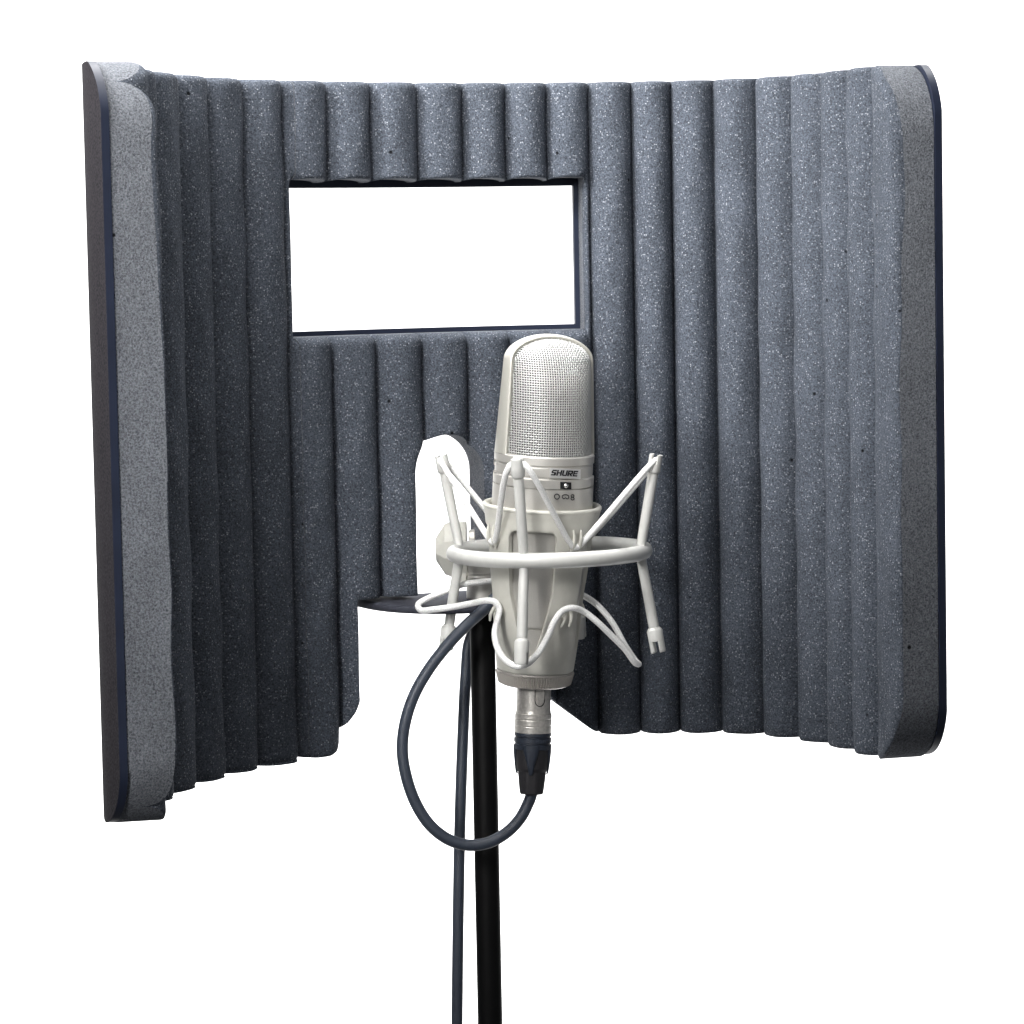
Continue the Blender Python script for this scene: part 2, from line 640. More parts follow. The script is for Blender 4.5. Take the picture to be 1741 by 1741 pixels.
def lathe(mb, prof, sides=72, mi=0, knurl=None, smooth=True):
    rows = []
    for k, (r, z) in enumerate(prof):
        row = []
        for j in range(sides):
            rr = r
            if knurl and k in knurl[0]:
                rr = r + (knurl[1] if j % 2 else 0)
            row.append(cyl(rr, -2 * PI * j / sides, z))
        rows.append(row)
    mb.grid(rows, True, mi, smooth, flip=True)


def hard(prof):
    """doubles the points of a profile so its corners shade crisply: yields 2-point pieces"""
    return [(a, b) for a, b in zip(prof[:-1], prof[1:])]


mic = thing('microphone', MO + AX * hp(1160),
            'silver side-address studio microphone with woven wire grille, held upright in the shock mount', 'microphone')
YAW = math.radians(20)
RB = 85.5 * PX


def Rh(z):
    return (85.5 - 8.3 * min(max((z - HZ0) / (hp(612) - HZ0), 0), 1)) * PX


# body: upper collar with grooves, then down into the cradle, rounded lower end
mb = MB()
hb = lambda y: hp(y - 10.5)           # heights read on the front of the body, seen from slightly above
P = [(RB - .0025, hb(777)), (RB - .0006, hb(778)), (RB - .0001, hb(780)), (RB - .0001, hb(792)), (RB - .0005, hb(793.5)), (RB - .0008, hb(794)),
     (RB - .0008, hb(796)), (RB - .0006, hb(797)), (RB - .0006, hb(811)), (RB - .0008, hb(812)), (RB - .0008, hb(814)), (RB - .0003, hb(815)),
     (RB + .0001, hb(816)), (RB + .0001, hb(830.2)), (RB - .0008, hb(830.6)), (RB - .0008, hb(831.8)), (RB + .0001, hb(832.2)),
     (RB + .0002, hp(880)), (80 * PX, hp(890)), (79 * PX, hp(920)), (77.5 * PX, hp(950)), (74.5 * PX, hp(985)), (69.5 * PX, hp(1032)), (66.8 * PX, hp(1056)), (66 * PX, hp(1059)), (63.5 * PX, hp(1061)), (62 * PX, hp(1063)), (57 * PX, hp(1110)), (50 * PX, hp(1140)), (0, hp(1140))]
for a, b in hard(P[:18]):
    lathe(mb, [a, b], 96)
lathe(mb, P[17:24], 96)
for a, b in hard(P[23:]):
    lathe(mb, [a, b], 96)
lathe(mb, [(0, hb(777)), (RB - .0025, hb(777))], 96)
body = mb.build('body', 'silver', mic)

# frame band over the head, an arch seen from the front
HZ0 = hb(779)
HTOP = hp(568)
HS = hp(612)


def ybz(z):
    t = min(max((z - HZ0) / (HTOP - HZ0), 0), 1)
    return RB * (.29 - .09 * t - .05 * t ** 3)



def arch_path(inset=0.):
    pts = []
    for z in np.linspace(HZ0, HS, 14):
        r = Rh(z)
        pts.append((-(r - inset), z, -1., 0.))
    R0 = Rh(HS)
    for k in range(1, 40):
        th = PI * k / 40
        c, s = -math.cos(th), math.sin(th)
        x = c * R0
        z = HS + (HTOP - HS) * s
        nx, nz = c / R0, s / (HTOP - HS)
        l = math.hypot(nx, nz)
        nx, nz = nx / l, nz / l
        pts.append((x - nx * inset, z - nz * inset, nx, nz))
    for z in np.linspace(HS, HZ0, 14):
        r = Rh(z)
        pts.append((r - inset, z, 1., 0.))
    return pts


mb = MB()
AP = arch_path()
rows = []
for (x, z, nx, nz) in AP:
    yb = ybz(z)
    pr = []
    for t in np.linspace(-1, 1, 15):
        y = yb * t
        pr.append((y, -(RB - math.sqrt(RB * RB - y * y)) - (.00025 if abs(t) == 1 else 0)))
    e0 = pr[0][1]
    for sg in (1, -1):
        lip = [(yb + .0003, e0 - .0004), (yb + .00035, e0 - .0008), (yb + .0001, e0 - .0011), (yb - .0005, e0 - .0026), (yb - .0016, e0 - .0028)]
        pr += [(sg * y, o) for y, o in (lip if sg > 0 else lip[::-1])]
    rows.append([ML(x + nx * o, y, z + nz * o, YAW) for y, o in pr])
mb.grid(rows, True, 0)
band = mb.build('head_band', 'band', mic)

# woven grille
def giz(z):
    yb = ybz(z)
    return (RB - math.sqrt(RB * RB - yb * yb)) + .0022


ZTG = HTOP - giz(HTOP)


def wz(z):
    r = Rh(z) - giz(z)
    if z <= HS:
        return r
    q = min((z - HS) / (ZTG - HS), 1)
    return r * math.sqrt(max(1 - q * q, 0))


ZK = hp(690)


def gdepth(x, z):
    w = max(wz(z), 1e-6)
    X = min(abs(x) / w, 1.)
    b = ybz(z) / RB
    q = math.sqrt(max(1 - (1 - b * b) * X * X, 0)) - b
    k = 1.
    if z > ZK:
        k = math.sqrt(max(1 - ((z - ZK) / (ZTG - ZK)) ** 2.4, 0))
    return ybz(z) - .0006 + (Rh(z) - .0010) * q * k


# meridian arc length -> row heights
zz = np.linspace(HZ0 - .001, ZTG - .00002, 500)
dd = np.array([gdepth(0, z) for z in zz])
al = np.r_[0, np.cumsum(np.hypot(np.diff(zz), np.diff(dd)))]
NR = int(al[-1] / .00126)
ROWZ = np.interp(np.linspace(0, al[-1], NR), al, zz)
NC = 52
THS = np.linspace(-math.radians(72), math.radians(72), NC)
COLX = [RB * math.sin(t) * .985 for t in THS]


def gpt(x, z, off, side):
    """side -1: front of the microphone, +1: back"""
    d = gdepth(x, z)
    e = 2e-4
    dx = (gdepth(x + e, z) - gdepth(x - e, z)) / (2 * e) if abs(x) + e < wz(z) else 0
    dz = (d - gdepth(x, z - e)) / e
    nn = Vector((-dx, 1, -dz)).normalized()
    return ML(x + nn.x * off, side * (d + nn.y * off), z + nn.z * off, YAW)


WR, WO = .00033, .00031
for side in (-1, 1):
    mb = MB()
    for i, x in enumerate(COLX):
        pts = []
        for j, z in enumerate(ROWZ):
            if abs(x) > wz(z):
                break
            pts.append(gpt(x, z, WO * (1 if (i + j) % 2 else -1), side))
        if len(pts) > 2:
            tube(mb, pts, WR, 5, caps=False)
    for j, z in enumerate(ROWZ):
        w = wz(z)
        pts = []
        xs = [x for x in COLX if abs(x) < w]
        for x in xs:
            i = COLX.index(x)
            pts.append(gpt(x, z, WO * (-1 if (i + j) % 2 else 1), side))
        if len(pts) > 2:
            pts = [gpt(-w * .999, z, 0, side)] + pts + [gpt(w * .999, z, 0, side)]
            tube(mb, pts, WR, 5, caps=False)
    gr = mb.build('wire_grille', 'wire', mic)
    mb = MB()
    rows = []
    for z in np.linspace(HZ0, ZTG - .0003, 30):
        w = wz(z)
        rows.append([gpt(w * X * .995, z, -.0016, side) for X in np.linspace(-1, 1, 30)])
    mb.grid(rows, False, 0, True, flip=(side > 0))
    mb.build('inner_screen', 'inner', gr)


# badge plate with lettering
def surf_pt(r, az, z):
    return cyl(r, az, z)


def az_of(px, py, r):
    axc = 918.5 + (935 - py) * (25 / 590)
    return math.asin(max(-1, min(1, (px - axc) * PX / r)))


def wrap(px, py, r):
    """point on the body's surface of radius r seen at a photo pixel; heights corrected for the view from above"""
    az = az_of(px, py, r)
    return cyl(r, az, hp(py - (math.cos(az) * r * .135) / PX))


def lettering(mb, quads, r, depth=.00035):
    """quads: polygons in photo pixels (concave ones split in convex pieces), wrapped on the body"""
    for q in quads:
        A = [wrap(x, y, r + depth) for x, y in q]
        B = [wrap(x, y, r) for x, y in q]
        n = len(q)
        mb.add(A, [tuple(range(n))], 0, False)
        mb.add(A + B, [(i, (i + 1) % n, n + (i + 1) % n, n + i) for i in range(n)], 0, False)


def gridplate(mb, x0, x1, y0, y1, r0, r1, nx=12):
    for (ra) in (r1,):
        T = [[wrap(x, y, ra) for x in np.linspace(x0, x1, nx)] for y in (y0, y1)]
        mb.grid(T, smooth=True)
        Bt = [[wrap(x, y, r0) for x in np.linspace(x0, x1, nx)] for y in (y0, y1)]
        mb.grid([Bt[0], T[0]], smooth=False)
        mb.grid([T[1], Bt[1]], smooth=False)
        mb.grid([[Bt[0][0], Bt[1][0]], [T[0][0], T[1][0]]], smooth=False)
        mb.grid([[T[0][-1], T[1][-1]], [Bt[0][-1], Bt[1][-1]]], smooth=False)


RBG = RB + .0004
mb = MB()
gridplate(mb, 931.2, 986.6, 794.6, 813.0, RB - .0015, RB + .00012)
brim = mb.build('badge_recess', 'nut', mic)
mb = MB()
gridplate(mb, 932.2, 985.6, 795.7, 812.0, RB - .0015, RBG)
badge = mb.build('badge', 'badge', mic)
mb = MB()


def glyphs():
    """bold oblique capitals S H U R E as strokes in a unit cell: x 0..1, y 0 (base)..1 (top)"""
    t, b = .30, .23      # stem width, bar height
    G = {
        'S': [[(0, 0), (.86, 0), (.86, b), (0, b)], [(.86 - t, b), (.98, b), (1, .40), (.98, .52), (.86 - t, .52)], [(.10, .40), (.95, .38), (.9, .60), (.14, .60)],
              [(.02, .46), (.14 + t - .1, .46), (.14 + t - .1, 1 - b), (.04, 1 - b), (0, .7)], [(.06, 1 - b), (1, 1 - b), (1, 1), (.16, 1)], [(.86, 0), (1, .15), (1, b), (.86, b)]],
        'H': [[(0, 0), (t, 0), (t, 1), (0, 1)], [(1 - t, 0), (1, 0), (1, 1), (1 - t, 1)], [(t, .39), (1 - t, .39), (1 - t, .61), (t, .61)]],
        'U': [[(0, .15), (t, b), (t, 1), (0, 1)], [(1 - t, b), (1, .15), (1, 1), (1 - t, 1)], [(.15, 0), (.85, 0), (1, .15), (1 - t, b), (t, b), (0, .15)]],
        'R': [[(0, 0), (t, 0), (t, 1), (0, 1)], [(t, 1 - b), (.88, 1 - b), (.88, 1), (t, 1)], [(.98 - t, .40), (.9, .36), (1, .46), (1, .88), (.88, 1), (.98 - t, 1 - b)],
              [(t, .34), (.9, .34), (.98, .46), (.7, .55), (t, .55)], [(.38, .34), (.72, .34), (1.02, 0), (.66, 0)]],
        'E': [[(0, 0), (t, 0), (t, 1), (0, 1)], [(t, 0), (1, 0), (1, b - .01), (t, b - .01)], [(t, .40), (.92, .40), (.92, .60), (t, .60)], [(t, 1 - b), (1, 1 - b), (1, 1), (t, 1)]],
    }
    out = []
    x = 934.5
    wds = {'S': 9.0, 'H': 9.4, 'U': 9.2, 'R': 9.4, 'E': 8.2}
    for ch in 'SHURE':
        w = wds[ch]
        for q in G[ch]:
            out.append([(x + a * w * .93 + c * 2.4, 808.2 - c * 9.6) for a, c in q])
        x += w
    return out


lettering(mb, glyphs(), RBG - .0001, .00025)
mb.build('lettering', 'ink', badge)

# pattern switch: black recess with bright slider
mb = MB()
gridplate(mb, 950.5, 969.5, 818.3, 830.3, RB - .001, RB + .00028, 6)
sw = mb.build('pattern_switch', 'dark', mic)
mb = MB()
c0 = wrap(960, 824.5, RB + .0005)
rows = []
for i in range(9):
    ph = PI * i / 8
    rows.append([c0 + (XR * math.cos(2 * PI * k / 16) + YR * math.sin(2 * PI * k / 16)) * (4.2 * PX * math.sin(ph)) + AX * (4.2 * PX * math.cos(ph)) for k in range(16)])
mb.grid(rows, True, flip=True)
mb.build('slider', 'chrome', sw)


def stroke(mb, pts, w=.00024):
    tube(mb, [wrap(x, y, RB + .00030) for x, y in pts], w, 6, closed=True)


mb = MB()
stroke(mb, [(945 + 4.2 * math.cos(t), 843.3 + 4.3 * math.sin(t)) for t in np.linspace(0, 2 * PI, 24, False)])
mb.build('omni_symbol', 'ink', mic)
mb = MB()
card = []
for t in np.linspace(0, 2 * PI, 36, False):
    r = 1 - .55 * math.sin(t) ** 1 if True else 1
    x, y = 5.6 * math.cos(t), 3.9 * math.sin(t)
    if math.sin(t) > 0:
        y -= 2.6 * math.exp(-(x / 1.8) ** 2)
    card.append((959.6 + x, 843.2 + y))
stroke(mb, card)
mb.build('cardioid_symbol', 'ink', mic)
mb = MB()
stroke(mb, [(971.6 + 2.5 * math.cos(t), 841.0 + 2.2 * math.sin(t)) for t in np.linspace(0, 2 * PI, 18, False)])
stroke(mb, [(971.6 + 2.7 * math.cos(t), 845.6 + 2.3 * math.sin(t)) for t in np.linspace(0, 2 * PI, 18, False)])
mb.build('figure_eight_symbol', 'ink', mic)
# little switch marks engraved on the left flank
mb = MB()
for y0 in (786, 804):
    tube(mb, [cyl(RB + .0001, math.radians(-76 + 5 * math.cos(t)), hp(y0) + .0016 * math.sin(t)) for t in np.linspace(.6, 5.2, 14)], .00022, 5)
mb.build('flank_mark', 'nut', mic)

# ------------------------------------------------------------------ shock mount
RC = U(934, 938, 1.700)
RR = 163 * PX
mount = thing('shock_mount', RC, 'pale grey ring and cradle shock mount with white elastic cords holding the microphone', 'shock mount')

mb = MB()
tube(mb, [RC + Vector((RR * math.sin(t), -RR * math.cos(t), 0)) for t in np.linspace(0, 2 * PI, 120, False)], 13.2 * PX, 24, closed=True)
mb.build('ring', 'ring', mount)


def radial(az, r, z):
    return RC + Vector((r * math.sin(az), -r * math.cos(az), z))


POST_AZ = [math.radians(a) for a in (-106, -16, 74, 164)]
post_top, post_bot = [], []


def fork_cap(mb, base, tip, r0, slot_dir, open_slot=True):
    """cylindrical cap from base to tip, with a slot across its tip"""
    d = (tip - base)
    L = d.length
    d.normalize()
    sd = (slot_dir - d * slot_dir.dot(d)).normalized()
    cr = d.cross(sd)
    n = 28
    sw, sl = r0 * .40, L * .45
    rows = []
    for (t, rr) in ((0, r0 * .62), (.10, r0 * .92), (.16, r0), (.55, r0 * .98)):
        rows.append([base + d * (L * t) + (sd * math.cos(2 * PI * k / n) + cr * math.sin(2 * PI * k / n)) * rr for k in range(n)])
    if not open_slot:
        for (t, rr) in ((.92, r0 * .96), (1., r0 * .80)):
            rows.append([base + d * (L * t) + (sd * math.cos(2 * PI * k / n) + cr * math.sin(2 * PI * k / n)) * rr for k in range(n)])
        mb.grid(rows, True)
        mb.add(rows[-1], [tuple(range(n))], 0, False)
        mb.add(rows[0], [tuple(range(n))[::-1]], 0, False)
        return
    mb.grid(rows, True)
    mb.add(rows[0], [tuple(range(n))[::-1]], 0, False)
    # two prongs, slot axis along sd
    for sg in (-1, 1):
        a0 = math.asin(.40)
        angs = np.linspace(a0, PI - a0, 12)
        outl = [(math.cos(a) * r0 * .98, math.sin(a) * r0 * .98) for a in angs]
        outl = [(x, y * sg) for x, y in outl]
        poly = outl
        zb, zt = base + d * (L * .55), tip
        fl = lambda x, y, z: base + d * z + sd * x + cr * y
        A = [fl(x, y, L * .5) for x, y in poly]
        B = [fl(x * .99, y * .99, L * .95) for x, y in poly]
        Cc = [fl(x * .9, (y - sg * r0 * .6) * .86 + sg * r0 * .6, L) for x, y in poly]
        m = len(poly)
        for lo_, hi_ in ((A, B), (B, Cc)):
            mb.add(lo_ + hi_, [(i, (i + 1) % m, m + (i + 1) % m, m + i) for i in range(m)], 0, True)
        mb.add(Cc, [tuple(range(m))], 0, False)
    # floor of the slot
    rows = [[base + d * (L * .552) + (sd * math.cos(2 * PI * k / n) + cr * math.sin(2 * PI * k / n)) * r0 * .98 * q for k in range(n)] for q in (1., .01)]
    mb.grid(rows, True)


for k, az in enumerate(POST_AZ):
    zt_, zb_ = (172 if k == 1 else 166) * PX, -170 * PX
    fl = 27 * PX
    top = radial(az, RR + fl, zt_)
    bot = radial(az, RR + fl * .95, zb_)
    mid_t = radial(az, RR - .0005, .003)
    mid_b = radial(az, RR - .0005, -.003)
    pb_ = MB()
    tb0 = top.lerp(mid_t, .21)
    bb0 = bot.lerp(mid_b, .27)
    rr = 8.3 * PX
    pts = catmull([tb0, tb0.lerp(mid_t, .5), mid_t, mid_b, bb0.lerp(mid_b, .5), bb0], 6)
    m = len(pts)
    rad = [rr * (.92 + .16 * abs(math.cos(PI * i / (m - 1)))) for i in range(m)]
    tube(pb_, pts, rad, 16)
    post = pb_.build('post', 'ring', mount)
    tang = Vector((math.cos(az), math.sin(az), 0))
    c1 = MB()
    front = (k == 1)
    fork_cap(c1, tb0, top, 11.6 * PX, tang)
    c1.build('end_cap', 'ring', post)
    c2 = MB()
    fork_cap(c2, bb0, bot, (13.4 if k != 1 else 12.4) * PX, tang)
    c2.build('end_cap', 'ring', post)
    post_top.append(top)
    post_bot.append(bot)

# cradle: tapered cup with four tall openings
cup = MB()
CAZ = math.radians(-10)
CUPP = [(860, 101.5), (864, 100.5), (875, 97.6), (900, 94.2), (950, 89.5), (985, 85.5), (1032, 78.5), (1080, 73), (1107, 70), (1141, 66.2)]
_ch = np.array([hp(y - 1) for y, r in CUPP])[::-1]
_cr = np.array([r * PX for y, r in CUPP])[::-1]
CT, CBm = float(_ch[-1]), float(_ch[0])


def cup_r(z):
    return np.interp(z, _ch, _cr)


def cup_slab(az, lo, hi, nz):
    az = np.asarray(az)
    fr_, bkk = [], []
    for a in az:
        l, h = lo(a), hi(a)
        zs = np.r_[l, l + .0004, np.linspace(l + .0012, h - .0012, nz), h - .0004, h]
        ro, ri = [], []
        for i, z in enumerate(zs):
            e = (.0005 if i in (0, len(zs) - 1) else (.00012 if i in (1, len(zs) - 2) else 0))
            r = float(cup_r(z))
            ro.append(cyl(r - e, a + CAZ, z))
            ri.append(cyl(r - .0031, a + CAZ, z))
        fr_.append(ro)
        bkk.append(ri)
    cup.grid(fr_, flip=False)
    cup.grid(bkk, flip=True)
    cup.grid([[f[0] for f in fr_], [b[0] for b in bkk]], flip=False, smooth=True)
    cup.grid([[f[-1] for f in fr_], [b[-1] for b in bkk]], flip=True, smooth=True)
    cup.grid([fr_[0], bkk[0]], flip=True, smooth=True)
    cup.grid([fr_[-1], bkk[-1]], flip=False, smooth=True)


OA = math.radians(26.5)
OT, OM, OB = hp(893), hp(1000), hp(1108)


def op_top(a):
    q = min(abs(a) / OA, 1)
    return OT - .0055 * (1 - math.sqrt(max(1 - max(0, (q - .72) / .28) ** 2, 0)))


def op_bot(a):
    q = min(abs(a) / OA, 1)
    return OB + (OM - OB) * q ** 1.9


for k in range(4):
    c = k * PI / 2
    aa = c + OA * np.sin(np.linspace(-PI / 2, PI / 2, 36))
    cup_slab(aa, lambda a: op_top(a - c), lambda a: CT, 8)
    cup_slab(aa, lambda a: CBm, lambda a: op_bot(a - c), 10)
    cup_slab(np.linspace(c + OA, c + PI / 2 - OA, 16), lambda a: CBm, lambda a: CT, 30)
cradle = cup.build('cradle', 'cream', mount)

# rim lip
mb = MB()
tube(mb, [cyl(float(cup_r(CT)) - .0012, t, CT) for t in np.linspace(0, 2 * PI, 96, False)], .00135, 10, closed=True)
mb.build('rim', 'cream', cradle)

# knurled locking ring
mb = MB()
z0, z1 = hp(1141), hp(1163)
lathe(mb, [(66 * PX, z0 + .0003), (66.3 * PX, z0), (66 * PX, z0 - .001)], 96)
lathe(mb, [(65.2 * PX, z0 - .001), (60.4 * PX, z1)], 180, knurl=((0, 1), .0008), smooth=False)
lathe(mb, [(60.8 * PX, z1), (57 * PX, z1 - .0008), (30 * PX, z1 - .0008)], 96)
mb.build('locking_ring', 'nut', mount)

# hooks for the elastic
HAZ = [CAZ + math.radians(a) for a in (-45, 45, 135, 225)]
H_UP, H_LO = hp(914), hp(1034)
hooks_u, hooks_l = [], []
for a in HAZ:
    for lvl, (hz, lst) in enumerate(((H_UP, hooks_u), (H_LO, hooks_l))):
        r = float(cup_r(hz))
        mb = MB()
        c = cyl(r + .0026, a, hz)
        lst.append(c)
        sgn = 1 if lvl == 0 else -1
        # a stub with two small prongs
        tube(mb, [cyl(r - .001, a, hz), cyl(r + .0022, a, hz)], [.0030, .0026], 14)
        for da in (-.0018, .0018):
            b = da / r
            tube(mb, [cyl(r + .0016, a + b, hz - sgn * .003), cyl(r + .0034, a + b, hz), cyl(r + .0042, a + b - (.03 if lvl else 0), hz + sgn * (.0025 if lvl else .0042)), cyl(r + .0036, a + b * 1.2 - (.07 if lvl else 0), hz + sgn * (.006 if lvl else .0085))],
                 [.0009, .0011, .0010, .0006], 8)
        hk = mb.build('hook', 'cream', cradle)

# upper elastic: a closed zigzag between post tops and hooks
mb = MB()
loop = []
# order round the cup: hooks at -55, 35, 125, 215(-145) ; posts at -106, -16, 74, 164
order = [('p', 0), ('h', 0), ('p', 1), ('h', 1), ('p', 2), ('h', 2), ('p', 3), ('h', 3)]
for kind, i in order:
    if kind == 'p':
        az = POST_AZ[i]
        out = Vector((math.sin(az), -math.cos(az), 0))
        sd = Vector((math.cos(az), math.sin(az), 0))
        t = post_top[i] - Vector((0, 0, .0028))
        w = .0030 if i != 1 else .0044
        loop += [t - sd * w - out * .0012 - Vector((0, 0, .0012)), t + out * .0004 * (1 if i != 1 else -9), t + sd * w - out * .0012 - Vector((0, 0, .0012))]
    else:
        a = HAZ[i]
        c = hooks_u[i]
        sd = XR * math.cos(a) + YR * math.sin(a)
        loop += [c - sd * .0026 + AX * .0004, c - AX * .0008, c + sd * .0026 + AX * .0004]
tube(mb, catmull(loop, 6, closed=True), 5.2 * PX, 10, closed=True)
mb.build('elastic_cord', 'elastic', mount)

# lower elastic: slack, slipped off the two side posts
mb = MB()
Ym = 1.700
q = lambda x, y, d: U(x, y, Ym + d)
h0, h1 = hooks_l[0], hooks_l[1]
d0, d1 = h0.y - Ym, h1.y - Ym
path = [q(740, 1036, -.004), q(715, 1037, .004), q(711, 1028, .008), q(722, 1020, .011), q(755, 1006, .017), q(790, 993, .021), q(812, 990, .024), q(842, 990, .0265),
        hooks_l[3] + Vector((0, 0, .001)), q(900, 1008, .03), q(950, 1006, .030), q(982, 1009, .024),
        q(1003, 1019, .018), q(1022, 1035, .012), q(1042, 1060, .007), q(1062, 1096, .002), q(1081, 1124, -.002), q(1086, 1129, -.006), q(1080, 1127, -.009),
        q(1062, 1103, -.012), q(1040, 1081, -.015), q(1015, 1057, -.018), q(993, 1040, d1 + .001), q(974, 1033.5, d1 - .0035), q(957, 1038, d1 - .005), q(943, 1056, d1 - .008),
        q(931, 1083, -.037), q(915, 1110, -.043), q(898, 1128, -.046), q(880, 1133, -.045), q(861, 1124, -.041), q(846, 1102, -.035), q(841, 1076, -.028), q(846, 1052, d0 - .006),
        q(849, 1035, d0 - .0045), q(842, 1024, d0 - .004), q(829, 1021, d0 - .003), q(805, 1025, -.013), q(775, 1031, -.009)]
tube(mb, catmull(path, 6, closed=True), 5.4 * PX, 10, closed=True)
mb.build('elastic_cord', 'elastic', mount)

# swivel: round adapter, fork lugs, hinge pin, tongue to the ring, thumb knob
mb = MB()
az_ = PZ
prof = [(0, 0), (.0078, 0), (.0082, .0006), (.0082, .0120), (.0078, .0126), (.0078, .0140), (.0076, .0145), (.0076, .0200), (.0068, .0210), (0, .0212)]
for a, b in hard(prof):
    mb.grid([[(PXc + r * math.cos(t), PYc + r * math.sin(t), az_ + z) for t in np.linspace(0, 2 * PI, 48, False)] for r, z in (a, b)], True)
swv = mb.build('swivel_adapter', 'silver', mount)
hz = U(817, 930, PYc).z
for sx_ in (-1, 1):
    mb = MB()
    zl = az_ + .0195
    pol = [(-.0062, zl - hz)] + [(.0062 * math.cos(t), .0062 * 1.55 * math.sin(t)) for t in np.linspace(PI, 0, 16)] + [(.0062, zl - hz)]
    x0 = PXc + (-.0065 if sx_ < 0 else .0030)
    prism(mb, [(a, b) for a, b in pol], lambda x, y, d: Vector((x0 + d, PYc + x, hz + y)), .0036, bevel=.0005)
    mb.build('lug', 'silver', swv)
mb = MB()
tube(mb, [(PXc - .013, PYc, hz), (PXc + .008, PYc, hz)], .0034, 20)
mb.build('hinge_pin', 'dark', swv)
mb = MB()
ra = math.atan2(PXc - RC.x, -(PYc - RC.y))
rp = radial(ra, RR, 0)
tube(mb, catmull([rp, (rp + Vector((PXc, PYc, hz))) / 2, Vector((PXc, PYc, hz))], 6), .0029, 14)
mb.build('ring_arm', 'cream', mount)
# thumb knob: broad faceted wing on the left end of the hinge pin
mb = MB()
KX0 = PXc - .0072


def knob_ring(x, sy_, sz_, ny=0.0, c=.32):
    pts = []
    for a, b in ((-1, -c), (-1, c), (-c * 1.1, 1), (c * 1.1, 1), (1, c), (1, -c), (c * 1.1, -1), (-c * 1.1, -1)):
        pts.append(Vector((x, PYc + a * sy_ + ny, hz + b * sz_ - .0008)))
    return pts


rows = [knob_ring(KX0, .0070, .0135), knob_ring(KX0 - .0006, .0078, .0148), knob_ring(KX0 - .0080, .0078, .0152), knob_ring(KX0 - .0122, .0074, .0136), knob_ring(KX0 - .0168, .0066, .0066), knob_ring(KX0 - .0172, .0058, .0056)]
for a, b in zip(rows[:-1], rows[1:]):
    mb.grid([a, b], True, smooth=False)
mb.add(rows[0], [tuple(range(8))[::-1]], 0, False)
mb.add(rows[-1], [tuple(range(8))], 0, False)
kn = mb.build('thumb_knob', 'knob', mount)
bv = kn.modifiers.new('soft_edges', 'BEVEL')
bv.width, bv.segments, bv.limit_method = .0005, 2, 'ANGLE'
mb = MB()
prism(mb, [(-.0035, -.0215), (.0035, -.0215), (.0040, .0), (-.0040, 0)], lambda x, y, d: Vector((PXc - .0112 + d, PYc + x, hz + y)), .0030, bevel=.0004)
mb.build('knob_tail', 'knob', kn)

# ------------------------------------------------------------------ cable
cable = thing('microphone_cable', U(905, 1215, 1.70), 'dark blue grey cable plugged into the microphone and looped beside the pole', 'cable')
XLA = U(908, 1165, 1.702)
XLB = U(903.5, 1352, 1.700)
xd = (XLB - XLA).normalized()
xr = (Vector((1, 0, 0)) - xd * xd.x).normalized()
yr = xd.cross(xr)          # points away or towards: fix so that front is -Y
if yr.y < 0:
    yr = -yr


def XC(r, az, py):
    t = (py - 1165) / (1352 - 1165) * (XLB - XLA).length
    return XLA + xd * t + xr * (r * math.sin(az)) - yr * (r * math.cos(az))


def xl(mb, prof, sides=64, mi=0, shape=None):
    for a, b in hard(prof):
        rows = []
        for (r, y) in (a, b):
            rows.append([XC(r * PX * (shape(2 * PI * j / sides, y) if shape else 1), 2 * PI * j / sides, y) for j in range(sides)])
        mb.grid(rows, True, mi)


mb = MB()
xl(mb, [(29.3, 1160), (29.3, 1190), (29.6, 1207), (30.2, 1212), (31.6, 1213), (31.8, 1220), (31.2, 1221), (31.2, 1222.5), (31.9, 1223.5), (31.9, 1231), (31.3, 1232), (31.3, 1233.5), (32, 1234.5), (32, 1244), (30.5, 1246), (10, 1246)])
shell = mb.build('connector_shell', 'shell', cable)
# latch button in its slot
mb = MB()
la = math.radians(21)
sl = [(-.0030, 1162), (.0030, 1162)] + [(.0030 * math.cos(t), 1188 + 11 * math.sin(t)) for t in np.linspace(0, PI, 12)]
A = [XC(29.75 * PX, la + x / (29.6 * PX), y) for x, y in sl]
B = [XC(28.6 * PX, la + x / (29.6 * PX), y) for x, y in sl]
m = len(sl)
mb.add(A, [tuple(range(m))], 0, False)
mb.add(A + B, [(i, (i + 1) % m, m + (i + 1) % m, m + i) for i in range(m)], 0, False)
mb.build('latch_slot', 'dark', shell)
mb = MB()
sl = [(-.0020, 1163), (.0024, 1163)] + [(.0002 + .0022 * math.cos(t), 1184 + 9.5 * math.sin(t)) for t in np.linspace(0, PI, 12)]
A = [XC(32.0 * PX, la + x * .86 / (29.6 * PX), y - (y - 1175) * .1) for x, y in sl]
B = [XC(29 * PX, la + x / (29.6 * PX), y) for x, y in sl]
m = len(sl)
mb.add(A, [tuple(range(m))], 0, False)
mb.add(A + B, [(i, (i + 1) % m, m + (i + 1) % m, m + i) for i in range(m)], 0, False)
lt = mb.build('latch_button', 'shell', shell)

mb = MB()
xl(mb, [(10, 1244), (31.6, 1244.3), (31.9, 1246), (31.9, 1250), (30.2, 1251), (30.2, 1253), (32.2, 1254), (32.2, 1261), (30.4, 1262), (30.4, 1264), (32.4, 1265), (32.3, 1272), (30.4, 1273)])
xl(mb, [(30.4, 1272), (29.6, 1285), (27.2, 1306), (25, 1311), (18, 1311)], mi=1)
